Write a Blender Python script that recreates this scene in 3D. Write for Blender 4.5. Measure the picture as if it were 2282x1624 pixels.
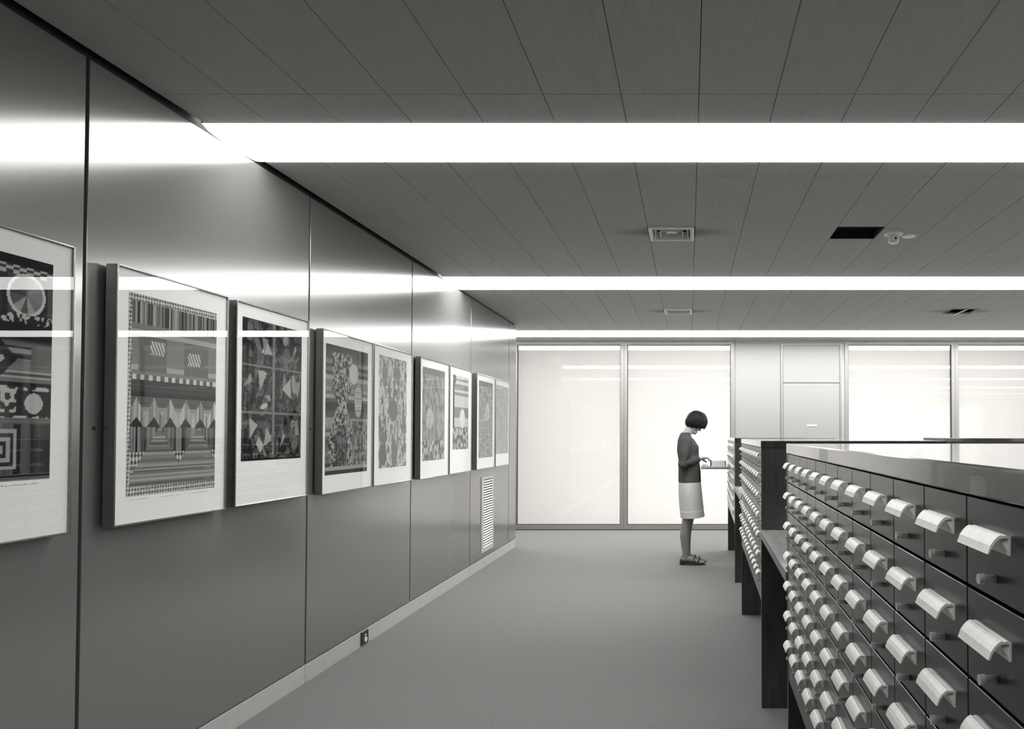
import bpy, bmesh, math, random
import numpy as np
from mathutils import Vector, Matrix

for o in list(bpy.data.objects):
    bpy.data.objects.remove(o)
S = bpy.context.scene
C = S.collection
random.seed(7)

# ------------------------------------------------------------------ camera
EYE = 1.37
PITCH = math.radians(1.2)
FPX = 1614.0
cam_d = bpy.data.cameras.new('camera')
cam = bpy.data.objects.new('camera', cam_d)
C.objects.link(cam)
cam_d.sensor_fit = 'HORIZONTAL'
cam_d.sensor_width = 36.0
cam_d.lens = 36.0 * FPX / 2282.0
cam_d.shift_x = (1141 - 1535) / 2282.0
cam_d.shift_y = (968 - FPX * math.tan(PITCH) - 812) / 2282.0
cam_d.clip_start = 0.02
cam.location = (0, 0, EYE)
cam.rotation_euler = (math.pi / 2 + PITCH, 0, 0)
S.camera = cam

# ------------------------------------------------------------------ world, exposure
world = bpy.data.worlds.new('overcast_sky')
S.world = world
world.use_nodes = True
WORLD_STRENGTH = 12.0
bg = world.node_tree.nodes['Background']
bg.inputs[0].default_value = (1.0, 1.0, 1.0, 1)
bg.inputs[1].default_value = WORLD_STRENGTH
S.view_settings.view_transform = 'Standard'
S.view_settings.look = 'None'
S.view_settings.gamma = 1.0
S.view_settings.use_curve_mapping = False
S.view_settings.exposure = 0.3

# radiance of the five lit ceiling strips, rear one first
STRIP_POWER = {-1: 1.2, 0: 8.5, 1: 8.5, 2: 14.0, 3: 15.0}

# ------------------------------------------------------------------ materials
def grey(v):
    return (v, v * 0.988, v * 0.962, 1)

def mat(name, v, rough=0.5, metal=0.0, var=0.0, scale=(20, 20, 20), bump=0.0, bscale=None, spec=0.5, coat=0.0, coat_rough=0.05, detail=4.0, rnd=False):
    m = bpy.data.materials.new(name)
    m.use_nodes = True
    nt = m.node_tree
    b = nt.nodes['Principled BSDF']
    b.inputs['Base Color'].default_value = grey(v)
    b.inputs['Roughness'].default_value = rough
    b.inputs['Metallic'].default_value = metal
    b.inputs['Specular IOR Level'].default_value = spec
    b.inputs['Coat Weight'].default_value = coat
    b.inputs['Coat Roughness'].default_value = coat_rough
    if var > 0 or bump > 0:
        tc = nt.nodes.new('ShaderNodeTexCoord')
        mp = nt.nodes.new('ShaderNodeMapping')
        mp.inputs['Scale'].default_value = scale
        nt.links.new(tc.outputs['Object'], mp.inputs['Vector'])
        if rnd:
            oi = nt.nodes.new('ShaderNodeObjectInfo')
            vm = nt.nodes.new('ShaderNodeVectorMath'); vm.operation = 'SCALE'
            vm.inputs[0].default_value = (37, 53, 11)
            nt.links.new(oi.outputs['Random'], vm.inputs['Scale'])
            nt.links.new(vm.outputs['Vector'], mp.inputs['Location'])
        n = nt.nodes.new('ShaderNodeTexNoise')
        n.inputs['Scale'].default_value = 1.0
        n.inputs['Detail'].default_value = detail
        nt.links.new(mp.outputs['Vector'], n.inputs['Vector'])
        if var > 0:
            r = nt.nodes.new('ShaderNodeValToRGB')
            r.color_ramp.elements[0].position = 0.3
            r.color_ramp.elements[1].position = 0.7
            r.color_ramp.elements[0].color = grey(v * (1 - var))
            r.color_ramp.elements[1].color = grey(v * (1 + var))
            nt.links.new(n.outputs['Fac'], r.inputs['Fac'])
            nt.links.new(r.outputs['Color'], b.inputs['Base Color'])
        if bump > 0:
            bp = nt.nodes.new('ShaderNodeBump')
            bp.inputs['Strength'].default_value = bump
            bp.inputs['Distance'].default_value = 0.004
            nt.links.new(n.outputs['Fac'], bp.inputs['Height'])
            nt.links.new(bp.outputs['Normal'], b.inputs['Normal'])
    return m

def emit_mat(name, strength):
    m = mat(name, 0.8, 0.4)
    b = m.node_tree.nodes['Principled BSDF']
    b.inputs['Emission Color'].default_value = (1, 1, 0.99, 1)
    b.inputs['Emission Strength'].default_value = strength
    return m

def glass_mat(name, ior=1.5, rough=0.0):
    m = bpy.data.materials.new(name)
    m.use_nodes = True
    nt = m.node_tree
    nt.nodes.remove(nt.nodes['Principled BSDF'])
    out = nt.nodes['Material Output']
    fr = nt.nodes.new('ShaderNodeFresnel')
    fr.inputs['IOR'].default_value = ior
    tr = nt.nodes.new('ShaderNodeBsdfTransparent')
    gl = nt.nodes.new('ShaderNodeBsdfGlossy')
    gl.inputs['Roughness'].default_value = rough
    mx = nt.nodes.new('ShaderNodeMixShader')
    ge = nt.nodes.new('ShaderNodeNewGeometry')          # reflect once, at the front surface of the sheet
    iv = nt.nodes.new('ShaderNodeMath'); iv.operation = 'SUBTRACT'; iv.inputs[0].default_value = 1.0
    nt.links.new(ge.outputs['Backfacing'], iv.inputs[1])
    ml = nt.nodes.new('ShaderNodeMath'); ml.operation = 'MULTIPLY'
    nt.links.new(fr.outputs[0], ml.inputs[0]); nt.links.new(iv.outputs[0], ml.inputs[1])
    nt.links.new(ml.outputs[0], mx.inputs[0])
    nt.links.new(tr.outputs[0], mx.inputs[1])
    nt.links.new(gl.outputs[0], mx.inputs[2])
    nt.links.new(mx.outputs[0], out.inputs['Surface'])
    return m

def blind_mat(name):
    m = bpy.data.materials.new(name)
    m.use_nodes = True
    nt = m.node_tree
    nt.nodes.remove(nt.nodes['Principled BSDF'])
    out = nt.nodes['Material Output']
    d = nt.nodes.new('ShaderNodeBsdfDiffuse')
    d.inputs['Color'].default_value = grey(0.6)
    t = nt.nodes.new('ShaderNodeBsdfTranslucent')
    t.inputs['Color'].default_value = grey(0.75)
    tc = nt.nodes.new('ShaderNodeTexCoord')
    n = nt.nodes.new('ShaderNodeTexNoise')
    n.inputs['Scale'].default_value = 60
    n.inputs['Detail'].default_value = 3
    r = nt.nodes.new('ShaderNodeValToRGB')
    r.color_ramp.elements[0].color = grey(0.42)
    r.color_ramp.elements[1].color = grey(0.48)
    nt.links.new(tc.outputs['Object'], n.inputs['Vector'])
    nt.links.new(n.outputs['Fac'], r.inputs['Fac'])
    nt.links.new(r.outputs['Color'], t.inputs['Color'])
    mx = nt.nodes.new('ShaderNodeMixShader')
    mx.inputs[0].default_value = 0.85
    nt.links.new(d.outputs[0], mx.inputs[1])
    nt.links.new(t.outputs[0], mx.inputs[2])
    nt.links.new(mx.outputs[0], out.inputs['Surface'])
    return m

M = {}
M['carpet'] = mat('carpet', 0.18, 0.95, var=0.22, scale=(130, 130, 130), bump=0.5, spec=0.1, detail=6)
M['wall_panel'] = mat('satin_wall_panel', 0.25, 0.17, metal=0.48, var=0.02, scale=(60, 60, 60), spec=0.9)
M['black'] = mat('black_recess', 0.008, 0.8, var=0.2)
M['skirting'] = mat('skirting', 0.42, 0.4, var=0.05)
M['ceiling'] = mat('ceiling_plank', 0.42, 0.8, var=0.10, scale=(420, 5, 20), bump=0.12, spec=0.25, detail=2, rnd=True)
def vent_dirt(m):
    """dust blown onto the planks beside the three air vents"""
    nt = m.node_tree; b = nt.nodes['Principled BSDF']
    src = b.inputs['Base Color'].links[0].from_socket
    g = nt.nodes.new('ShaderNodeNewGeometry')
    tot = None
    for c in ((-0.1145, 4.80, 2.717), (-0.1145, 7.885, 2.717), (2.9755, 7.885, 2.717)):
        v = nt.nodes.new('ShaderNodeVectorMath'); v.operation = 'SUBTRACT'; v.inputs[1].default_value = c
        nt.links.new(g.outputs['Position'], v.inputs[0])
        w = nt.nodes.new('ShaderNodeVectorMath'); w.operation = 'MULTIPLY'; w.inputs[1].default_value = (2.0, 6.0, 0)
        nt.links.new(v.outputs['Vector'], w.inputs[0])
        l = nt.nodes.new('ShaderNodeVectorMath'); l.operation = 'LENGTH'; nt.links.new(w.outputs['Vector'], l.inputs[0])
        r = nt.nodes.new('ShaderNodeMapRange'); r.interpolation_type = 'SMOOTHSTEP'
        r.inputs['From Min'].default_value = 0.15; r.inputs['From Max'].default_value = 1.0; r.inputs['To Min'].default_value = 0.45; r.inputs['To Max'].default_value = 1.0
        nt.links.new(l.outputs['Value'], r.inputs['Value'])
        if tot is None: tot = r.outputs['Result']
        else:
            q = nt.nodes.new('ShaderNodeMath'); q.operation = 'MULTIPLY'; nt.links.new(tot, q.inputs[0]); nt.links.new(r.outputs['Result'], q.inputs[1]); tot = q.outputs[0]
    k = nt.nodes.new('ShaderNodeVectorMath'); k.operation = 'SCALE'
    nt.links.new(src, k.inputs[0]); nt.links.new(tot, k.inputs['Scale'])
    nt.links.new(k.outputs['Vector'], b.inputs['Base Color'])
vent_dirt(M['ceiling'])
M['plaster'] = mat('plaster', 0.5, 0.8, var=0.04)
M['back_panel'] = mat('painted_panel', 0.28, 0.45, var=0.03, scale=(90, 90, 90))
M['frame_alu'] = mat('window_aluminium', 0.27, 0.45, metal=0.3, var=0.04)
M['glass'] = glass_mat('window_glass', 1.6, 0.0)
M['pic_glass'] = glass_mat('picture_glass', 1.40, 0.0)
M['blind'] = blind_mat('translucent_blind')
M['paving'] = mat('pale_paving', 0.72, 0.9, var=0.06, scale=(3, 3, 3))
M['concrete'] = mat('exterior_concrete', 0.12, 0.9, var=0.15, scale=(6, 6, 6))
M['wood'] = mat('dark_wood', 0.040, 0.30, var=0.35, scale=(45, 45, 4), spec=0.5, coat=0.25, coat_rough=0.15)
M['wood_face'] = mat('drawer_wood', 0.018, 0.28, var=0.4, scale=(45, 5, 9), spec=0.5, coat=0.15, coat_rough=0.2)
M['wood_top'] = mat('polished_wood_top', 0.035, 0.12, var=0.3, scale=(30, 3, 10), spec=0.6, coat=0.6, coat_rough=0.03)
M['shelf_wood'] = mat('shelf_wood', 0.17, 0.4, var=0.25, scale=(40, 4, 10))
M['pull'] = mat('pale_drawer_pull', 0.9, 0.35, metal=0.0, var=0.05, scale=(80, 80, 80))
M['knob'] = mat('satin_metal_knob', 0.6, 0.35, metal=0.2, var=0.05)
M['pic_frame'] = mat('brushed_metal_frame', 0.30, 0.24, metal=0.85, var=0.08, scale=(10, 10, 120))
M['mount'] = mat('white_mount', 0.72, 0.9, var=0.03, scale=(120, 120, 120))
M['batten'] = mat('batten', 0.03, 0.8, var=0.2)
M['white_metal'] = mat('white_painted_metal', 0.72, 0.4, var=0.03)
M['socket'] = mat('socket_black', 0.02, 0.35, var=0.1)
M['skin'] = mat('skin', 0.36, 0.55, var=0.05)
M['stocking'] = mat('stocking', 0.19, 0.6, var=0.08)
M['hair'] = mat('dark_hair', 0.008, 0.6, var=0.5, scale=(30, 140, 30), bump=0.6, spec=0.2)
M['sweater'] = mat('knit_sweater', 0.062, 0.95, var=0.2, scale=(150, 150, 150), bump=0.4, spec=0.15)
M['skirt'] = mat('light_skirt', 0.47, 0.9, var=0.08, scale=(120, 120, 120), bump=0.3, spec=0.15)
M['leather'] = mat('dark_leather', 0.04, 0.4, var=0.2)
M['card'] = mat('card_paper', 0.72, 0.8, var=0.06, scale=(500, 5, 5))
M['tray'] = mat('card_tray', 0.55, 0.5, var=0.08)
M['ink'] = mat('pencil', 0.15, 0.9, var=0.1)

# ------------------------------------------------------------------ helpers
def new_obj(name, mesh, m=None, parent=None, loc=None):
    o = bpy.data.objects.new(name, mesh)
    C.objects.link(o)
    if m is not None and mesh is not None and len(mesh.materials) == 0:
        mesh.materials.append(m)
    if parent is not None:
        o.parent = parent
    if loc is not None:
        o.location = loc
    return o

def tag(o, label=None, cat=None, group=None, kind=None):
    if label: o['label'] = label
    if cat: o['category'] = cat
    if group: o['group'] = group
    if kind: o['kind'] = kind
    return o

def empty(name, loc=(0, 0, 0), rz=0.0):
    o = bpy.data.objects.new(name, None)
    o.empty_display_size = 0.1
    C.objects.link(o)
    o.location = loc
    o.rotation_euler = (0, 0, rz)
    return o

def box_into(bm, lo, hi, bevel=0.0, seg=1):
    vs = [bm.verts.new((x, y, z)) for x in (lo[0], hi[0]) for y in (lo[1], hi[1]) for z in (lo[2], hi[2])]
    F = [(0, 1, 3, 2), (4, 6, 7, 5), (0, 4, 5, 1), (2, 3, 7, 6), (0, 2, 6, 4), (1, 5, 7, 3)]
    fs = [bm.faces.new([vs[i] for i in f]) for f in F]
    if bevel > 0:
        es = list({e for f in fs for e in f.edges})
        bmesh.ops.bevel(bm, geom=es, offset=bevel, segments=seg, affect='EDGES', profile=0.5)

def finish(bm, name, smooth=False):
    bmesh.ops.recalc_face_normals(bm, faces=bm.faces)
    me = bpy.data.meshes.new(name)
    bm.to_mesh(me)
    bm.free()
    if smooth:
        for p in me.polygons:
            p.use_smooth = True
    return me

def box(name, lo, hi, m, parent=None, bevel=0.0, loc=None, seg=1):
    bm = bmesh.new()
    box_into(bm, lo, hi, bevel, seg)
    return new_obj(name, finish(bm, name), m, parent, loc)

def boxes(name, lst, m, parent=None, bevel=0.0):
    bm = bmesh.new()
    for lo, hi in lst:
        box_into(bm, lo, hi, bevel)
    return new_obj(name, finish(bm, name), m, parent)

def ring_frame_y(bm, x0, x1, z0, z1, w, y0, y1):
    """rectangular frame standing in an xz plane"""
    box_into(bm, (x0, y0, z0), (x0 + w, y1, z1))
    box_into(bm, (x1 - w, y0, z0), (x1, y1, z1))
    box_into(bm, (x0 + w, y0, z1 - w), (x1 - w, y1, z1))
    box_into(bm, (x0 + w, y0, z0), (x1 - w, y1, z0 + w))

def cyl_into(bm, p0, p1, r0, r1=None, n=20, caps=True):
    if r1 is None: r1 = r0
    p0, p1 = Vector(p0), Vector(p1)
    d = (p1 - p0).normalized()
    a = Vector((0, 0, 1)) if abs(d.z) < 0.9 else Vector((1, 0, 0))
    u = d.cross(a).normalized(); v = d.cross(u)
    A, B = [], []
    for i in range(n):
        t = 2 * math.pi * i / n
        k = u * math.cos(t) + v * math.sin(t)
        A.append(bm.verts.new(p0 + k * r0)); B.append(bm.verts.new(p1 + k * r1))
    for i in range(n):
        j = (i + 1) % n
        bm.faces.new((A[i], A[j], B[j], B[i]))
    if caps:
        bm.faces.new(A); bm.faces.new(list(reversed(B)))

# ------------------------------------------------------------------ the room shell
WX = -2.114          # face of the left display wall
CH = 2.717           # ceiling height
YB = 10.43           # glazed wall
YR = -5.6            # rear wall
XR = 11.2            # right wall
XL = -3.6            # recess beyond the end of the display wall
WEND = 8.85          # end of the display wall

floor = tag(box('floor', (XL - 0.2, YR - 0.2, -0.12), (XR + 0.2, YB + 0.25, 0.0), M['carpet']), kind='structure')

# left wall: dark backing with satin panels
PITCHY = 1.4955
wall_left = tag(box('wall_left', (WX - 0.14, YR, 0), (WX - 0.022, WEND - 0.012, CH + 0.06), M['black']), kind='structure')
edges = [2.523 + PITCHY * k for k in range(-5, 5)] + [WEND]
edges = [max(e, YR) for e in edges]
GAP = 0.0075
for a, b in zip(edges[:-1], edges[1:]):
    if b - a < 0.05: continue
    e1 = 0 if b == WEND else GAP
    box('wall_panel', (WX - 0.02, a + GAP, 0.108), (WX, b - e1, CH - 0.022), M['wall_panel'], wall_left, bevel=0.0015)
box('wall_panel', (WX - 0.142, WEND - 0.012, 0.0), (WX - 0.02, WEND, CH - 0.022), M['wall_panel'], wall_left)
bb = tag(empty('baseboard_left'), kind='structure')
for a, b in zip(edges[:-1], edges[1:]):
    if b - a < 0.05: continue
    box('skirting_board', (WX - 0.02, a + 0.0015, 0.0), (WX - 0.001, b - 0.0015, 0.099), M['skirting'], bb, bevel=0.001)
# recess past the wall end
tag(box('wall_recess', (XL - 0.15, 6.6, 0), (XL, YB, CH + 0.06), M['plaster']), kind='structure')
tag(box('wall_recess_back', (XL, 6.45, 0), (WX - 0.14, 6.6, CH + 0.06), M['plaster']), kind='structure')
tag(box('wall_right', (XR, YR, 0), (XR + 0.15, YB, CH + 0.06), M['plaster']), kind='structure')

# glazed back wall -------------------------------------------------
wall_back = tag(boxes('wall_back', [
    ((XL - 0.15, YB, 0), (-2.521, YB + 0.12, CH + 0.06)),
    ((0.652, YB + 0.012, 0), (2.247, YB + 0.12, CH + 0.06)),
    ((10.181, YB, 0), (XR + 0.15, YB + 0.12, CH + 0.06)),
    ((-2.521, YB, CH - 0.008), (10.181, YB + 0.12, CH + 0.06)),
], M['plaster']), kind='structure')
box('wall_panel', (0.672, YB - 0.004, 0.08), (1.315, YB + 0.012, CH - 0.03), M['back_panel'], wall_back, bevel=0.001)
box('plinth', (0.672, YB - 0.002, 0.0), (2.2, YB + 0.012, 0.072), M['frame_alu'], wall_back)
box('head_trim', (0.672, YB - 0.004, CH - 0.026), (2.22, YB + 0.012, CH - 0.008), M['frame_alu'], wall_back)

PZ0, PZ1 = 0.076, CH - 0.055
def window(n, x0, x1):
    """x0..x1 clear glass; frame around it"""
    w = tag(empty('window_%d' % n, ((x0 + x1) / 2, YB, 0)), kind='structure')
    cx = (x0 + x1) / 2; h = (x1 - x0) / 2
    bm = bmesh.new()
    fw = 0.048
    box_into(bm, (-h - fw, -0.02, 0), (-h, 0.06, CH - 0.010))
    box_into(bm, (h, -0.02, 0), (h + fw, 0.06, CH - 0.010))
    box_into(bm, (-h, -0.02, PZ1), (h, 0.06, CH - 0.010))
    box_into(bm, (-h, -0.02, 0), (h, 0.06, PZ0))
    new_obj('window_frame', finish(bm, 'window_frame'), M['frame_alu'], w)
    bm = bmesh.new()
    ring_frame_y(bm, -h, h, PZ0, PZ1, 0.007, -0.004, 0.03)
    new_obj('glazing_gasket', finish(bm, 'glazing_gasket'), M['batten'], w)
    box('window_pane', (-h + 0.004, 0.008, PZ0 + 0.004), (h - 0.004, 0.010, PZ1 - 0.004), M['glass'], w)
    box('window_blind', (-h - 0.02, 0.095, PZ0 - 0.02), (h + 0.02, 0.0955, PZ1 + 0.02), M['blind'], w)
    box('sill_joint', (-h - fw, -0.024, 0.0), (h + fw, -0.0201, 0.012), M['batten'], w)
    return w
window(1, -2.472, -0.984)
window(2, -0.885, 0.603)
window(3, 2.296, 3.784)
window(4, 3.883, 5.371)
window(5, 5.470, 6.958)
window(6, 7.057, 8.545)
window(7, 8.644, 10.132)
for mx_ in (-0.9345, 3.8335, 5.4205, 7.0075, 8.5945):
    box('mullion_core', (mx_ - 0.03, YB + 0.062, 0), (mx_ + 0.03, YB + 0.11, CH - 0.01), M['batten'], wall_back)
# the panelled door
door = tag(empty('door_1', (1.772, YB, 0)), kind='structure')
boxes('door_frame', [((-0.447, -0.012, 0), (-0.415, 0.012, CH - 0.03)), ((0.405, -0.012, 0), (0.43, 0.012, CH - 0.03)),
                     ((-0.415, -0.012, CH - 0.062), (0.405, 0.012, CH - 0.03))], M['frame_alu'], door)
box('door_leaf', (-0.412, -0.004, 0.01), (0.402, 0.011, 2.108), M['back_panel'], door, bevel=0.001)
box('transom_panel', (-0.412, -0.004, 2.118), (0.402, 0.011, CH - 0.066), M['back_panel'], door, bevel=0.001)
box('transom_gap', (-0.412, -0.001, 2.106), (0.402, 0.006, 2.12), M['batten'], door)
box('name_plate', (-0.075, -0.009, 1.487), (0.075, -0.004, 1.512), M['white_metal'], door, bevel=0.001)

# rear wall with daylight windows, seen only as reflections in the glazing
rear = [(5.9, 6.7), (7.85, 8.25), (8.5, 9.6), (9.9, 10.75)]
segs = []
px = XL
for a, b in rear:
    segs.append(((px, YR - 0.15, 0), (a, YR, CH + 0.06)))
    segs.append(((a, YR - 0.15, 0), (b, YR, 0.35)))
    segs.append(((a, YR - 0.15, 2.4), (b, YR, CH + 0.06)))
    px = b
segs.append(((px, YR - 0.15, 0), (XR + 0.15, YR, CH + 0.06)))
tag(boxes('wall_rear', segs, M['concrete']), kind='structure')
for k, (a, b) in enumerate(rear):
    w = tag(empty('window_%d' % (8 + k), ((a + b) / 2, YR, 0)), kind='structure')
    h = (b - a) / 2
    bm = bmesh.new()
    ring_frame_y(bm, -h, h, 0.35, 2.4, 0.05, -0.1, -0.03)
    box_into(bm, (-h + 0.05, -0.09, 1.35), (h - 0.05, -0.04, 1.39))
    new_obj('window_frame', finish(bm, 'window_frame'), M['frame_alu'], w)
    box('window_blind', (-h, -0.12, 0.35), (h, -0.1195, 2.4), M['blind'], w)

# outside: paving; unseen soffit and side walls added to block skylight from the blinds
tag(box('sky_shading_soffit', (-7, YB + 0.12, CH + 0.06), (14, YB + 2.2, CH + 0.3), M['concrete']), kind='structure')
tag(box('sky_shading_flank', (-2.95, YB + 0.13, 0), (-2.62, YB + 3.6, CH + 0.06), M['concrete']), kind='structure')
tag(box('sky_shading_wing', (5.45, YB + 0.13, 0), (5.8, YB + 3.0, CH + 0.06), M['concrete']), kind='structure')
tag(box('exterior_paving', (-9, YB + 0.26, -0.2), (16, YB + 14, -0.05), M['paving']), kind='structure')

# ------------------------------------------------------------------ ceiling
ceiling = tag(box('ceiling', (XL - 0.15, YR - 0.15, CH + 0.075), (XR + 0.15, YB + 0.12, CH + 0.16), M['black']), kind='structure')
STRIPS = {-1: (-3.10, -2.65), 0: (-0.02, 0.43), 1: (3.108, 3.560), 2: (6.170, 6.705), 3: (9.370, 9.935)}
bays = [(YR, -3.10), (-2.65, -0.02), (0.43, 2.84), (2.842, 3.108), (3.560, 3.75), (3.752, 6.170), (6.705, 9.370), (9.935, YB)]
PW = 0.309
HOLES = {(-1, 5): (4.672, 4.972), (3, 5): (4.672, 4.962), (-1, 6): (7.735, 8.035), (9, 6): (7.735, 8.035)}
plank_cache = {}
def plank(x0, x1, y0, y1):
    key = (round(x1 - x0, 4), round(y1 - y0, 4))
    if key not in plank_cache:
        bm = bmesh.new()
        box_into(bm, (0, 0, 0), (x1 - x0, y1 - y0, 0.018), 0.0012)
        me = finish(bm, 'ceiling_plank')
        me.materials.append(M['ceiling'])
        plank_cache[key] = me
    o = bpy.data.objects.new('ceiling_plank', plank_cache[key])
    C.objects.link(o)
    o.parent = ceiling
    o.location = (x0, y0, CH)
cols = [(k, 0.04 + PW * k) for k in range(-12, 37)]
for k, x0 in cols:
    x1 = x0 + PW
    for bi, (y0, y1) in enumerate(bays):
        lim = WX + 0.016 if bi < 6 else XL
        a = max(x0, lim) + 0.0012; b = min(x1, XR) - 0.0012
        ya, yb = y0, y1
        if b - a < 0.02: continue
        if bi == 6 and b <= WX + 0.016:
            ya = 6.6
        hole = HOLES.get((k, bi))
        if hole:
            plank(a, b, ya, hole[0]); plank(a, b, hole[1], yb)
        else:
            plank(a, b, ya, yb)
# strip of plank at the wall head over the display wall in the far bay
# luminous strips
strip_label = {
    -1: 'dim recessed fluorescent ceiling strip nearest the rear windows',
    0: 'recessed fluorescent ceiling strip above the nearest card cabinet',
    1: 'wide glowing fluorescent ceiling strip between the dark hatch and the rear strips',
    2: 'glowing fluorescent ceiling strip between the dark ceiling hatch and the two small far vents',
    3: 'glowing fluorescent ceiling strip right in front of the glazed wall',
}
SEG = [-2.364 + 1.5 * k for k in range(-1, 7)]
for n, (y0, y1) in STRIPS.items():
    xl = (WX + 0.001) if n < 3 else XL + 0.002
    t = tag(empty('ceiling_light', (0, (y0 + y1) / 2, CH)), strip_label[n], 'ceiling light', 'fluorescent ceiling strips')
    h = (y1 - y0) / 2
    g = 0.0015
    boxes('housing', [((xl, -h + g, 0.002), (XR - 0.002, -h + 0.006, 0.07)), ((xl, h - 0.006, 0.002), (XR - 0.002, h - g, 0.07)),
                      ((xl, -h + 0.006, 0.064), (XR - 0.002, h - 0.006, 0.07))], M['white_metal'], t)
    em = emit_mat('lit_diffuser_%d' % (n + 2), STRIP_POWER[n])
    xs = [xl + 0.001] + [s for s in [-0.864 + 1.5 * k for k in range(-1, 8)] if s > xl + 0.2] + [XR - 0.003]
    for a, b in zip(xs[:-1], xs[1:]):
        lit = not (n < 1 and b < (-0.5 if n == 0 else 0.7))          # panels nearest the display wall left unlit in two rear strips to darken it
        bm = bmesh.new()
        prof = [(-h + 0.0065, 0.012)] + [((-1 + 2 * i / 10) * (h - 0.0065), 0.001 - 0.024 * math.sqrt(max(0.0, 1 - (-1 + 2 * i / 10) ** 2))) for i in range(11)] + [(h - 0.0065, 0.012)]
        A = [bm.verts.new((a + 0.0005, y, z)) for y, z in prof]; B = [bm.verts.new((b - 0.0005, y, z)) for y, z in prof]
        for i in range(len(prof)):
            j = (i + 1) % len(prof); bm.faces.new((A[i], A[j], B[j], B[i]))
        bm.faces.new(A); bm.faces.new(B)
        new_obj('diffuser_panel', finish(bm, 'diffuser_panel'), em if lit else M['white_metal'], t)

# air diffusers
def square_ring(bm, h0, z0, h1, z1, t):
    """sloping square ring from half-size h0 at z0 to h1 at z1 with thickness t"""
    def loop(h, z): return [bm.verts.new((sx * h, sy * h, z)) for sx, sy in ((-1, -1), (1, -1), (1, 1), (-1, 1))]
    A, B, Ci, D = loop(h0, z0), loop(h1, z1), loop(h1 - t, z1), loop(h0 - t, z0)
    for P, Q in ((A, B), (B, Ci), (Ci, D), (D, A)):
        for i in range(4):
            j = (i + 1) % 4
            bm.faces.new((P[i], P[j], Q[j], Q[i]))

def air_vent(loc, label):
    t = tag(empty('air_vent', loc), label, 'air vent', 'square ceiling air vents')
    bm = bmesh.new(); square_ring(bm, 0.150, -0.012, 0.135, 0.004, 0.016); square_ring(bm, 0.150, 0.016, 0.1495, -0.011, 0.004)
    new_obj('vent_frame', finish(bm, 'vent_frame'), M['white_metal'], t)
    for hh in (0.112, 0.076):
        bm = bmesh.new(); square_ring(bm, hh, -0.010, hh - 0.010, 0.038, 0.0035)
        new_obj('louvre', finish(bm, 'louvre'), M['white_metal'], t)
    boxes('duct_lining', [((-0.134, -0.1345, 0.006), (-0.131, 0.1345, 0.059)), ((0.131, -0.1345, 0.006), (0.134, 0.1345, 0.059)),
                          ((-0.131, -0.1345, 0.006), (0.131, -0.131, 0.059)), ((-0.131, 0.131, 0.006), (0.131, 0.1345, 0.059))], M['black'], t)
    box('core_plate', (-0.034, -0.034, 0.006), (0.034, 0.034, 0.010), M['white_metal'], t)
    box('duct', (-0.149, -0.149, 0.06), (0.149, 0.149, 0.064), M['black'], t)
    return t
air_vent((-0.1145, 4.822, CH), 'square white four-way air vent in the ceiling bay with the dark hatch')
air_vent((-0.1145, 7.885, CH), 'square white four-way air vent in the ceiling just before the last light strip')
t = tag(empty('flap_vent', (2.9755, 7.885, CH)), 'dark square ceiling vent with one tilted white flap, near the glazed wall', 'air vent', 'square ceiling air vents')
bm = bmesh.new(); square_ring(bm, 0.150, -0.006, 0.146, 0.008, 0.008)
new_obj('vent_frame', finish(bm, 'vent_frame'), M['frame_alu'], t)
bm = bmesh.new(); box_into(bm, (-0.004, -0.135, -0.11), (0.004, 0.135, 0.11))
fl = new_obj('flap', finish(bm, 'flap'), M['white_metal'], t, (0.07, 0.0, 0.02)); fl.rotation_euler = (0, math.radians(68), 0)
box('duct', (-0.149, -0.149, 0.06), (0.149, 0.149, 0.064), M['black'], t)
# open hatch: missing ceiling tile
t = tag(empty('ceiling_hatch', (0.967 + PW / 2, 4.817, CH)), 'dark square opening in the plank ceiling beside the smoke detector', 'hatch')
boxes('hatch_lining', [((-0.152, -0.144, 0), (-0.149, 0.144, 0.07)), ((0.149, -0.144, 0), (0.152, 0.144, 0.07)),
                       ((-0.149, -0.144, 0), (0.149, -0.141, 0.07)), ((-0.149, 0.141, 0), (0.149, 0.144, 0.07))], M['black'], t)
box('hatch_cover', (-0.149, -0.141, 0.064), (0.149, 0.141, 0.07), M['black'], t)
# smoke detector and blank disc
t = tag(empty('smoke_detector', (1.376, 4.84, CH)), 'white smoke detector hanging from the ceiling beside the dark hatch', 'smoke detector')
bm = bmesh.new(); cyl_into(bm, (0, 0, 0), (0, 0, -0.006), 0.064, 0.062, 28); cyl_into(bm, (0, 0, -0.006), (0, 0, -0.014), 0.05, 0.04, 28)
new_obj('flange', finish(bm, 'flange'), M['white_metal'], t)
bm = bmesh.new(); cyl_into(bm, (0, 0, -0.014), (0, 0, -0.05), 0.032, 0.034, 24)
new_obj('sensor_body', finish(bm, 'sensor_body', True), M['white_metal'], t)
bm = bmesh.new(); cyl_into(bm, (0, 0, -0.05), (0, 0, -0.064), 0.034, 0.026, 24)
new_obj('sensor_cap', finish(bm, 'sensor_cap'), M['knob'], t)
box('sensor_port', (-0.002, -0.036, -0.044), (0.012, -0.028, -0.03), M['black'], t)
bm = bmesh.new(); cyl_into(bm, (0, 0, 0), (0, 0, -0.005), 0.047, 0.044, 28); cyl_into(bm, (0, 0, -0.005), (0, 0, -0.008), 0.03, 0.026, 24)
tag(new_obj('cover_disc', finish(bm, 'cover_disc'), M['white_metal'], None, (1.494, 4.89, CH)), 'flat white round cover plate on the ceiling next to the smoke detector', 'cover plate')

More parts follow.
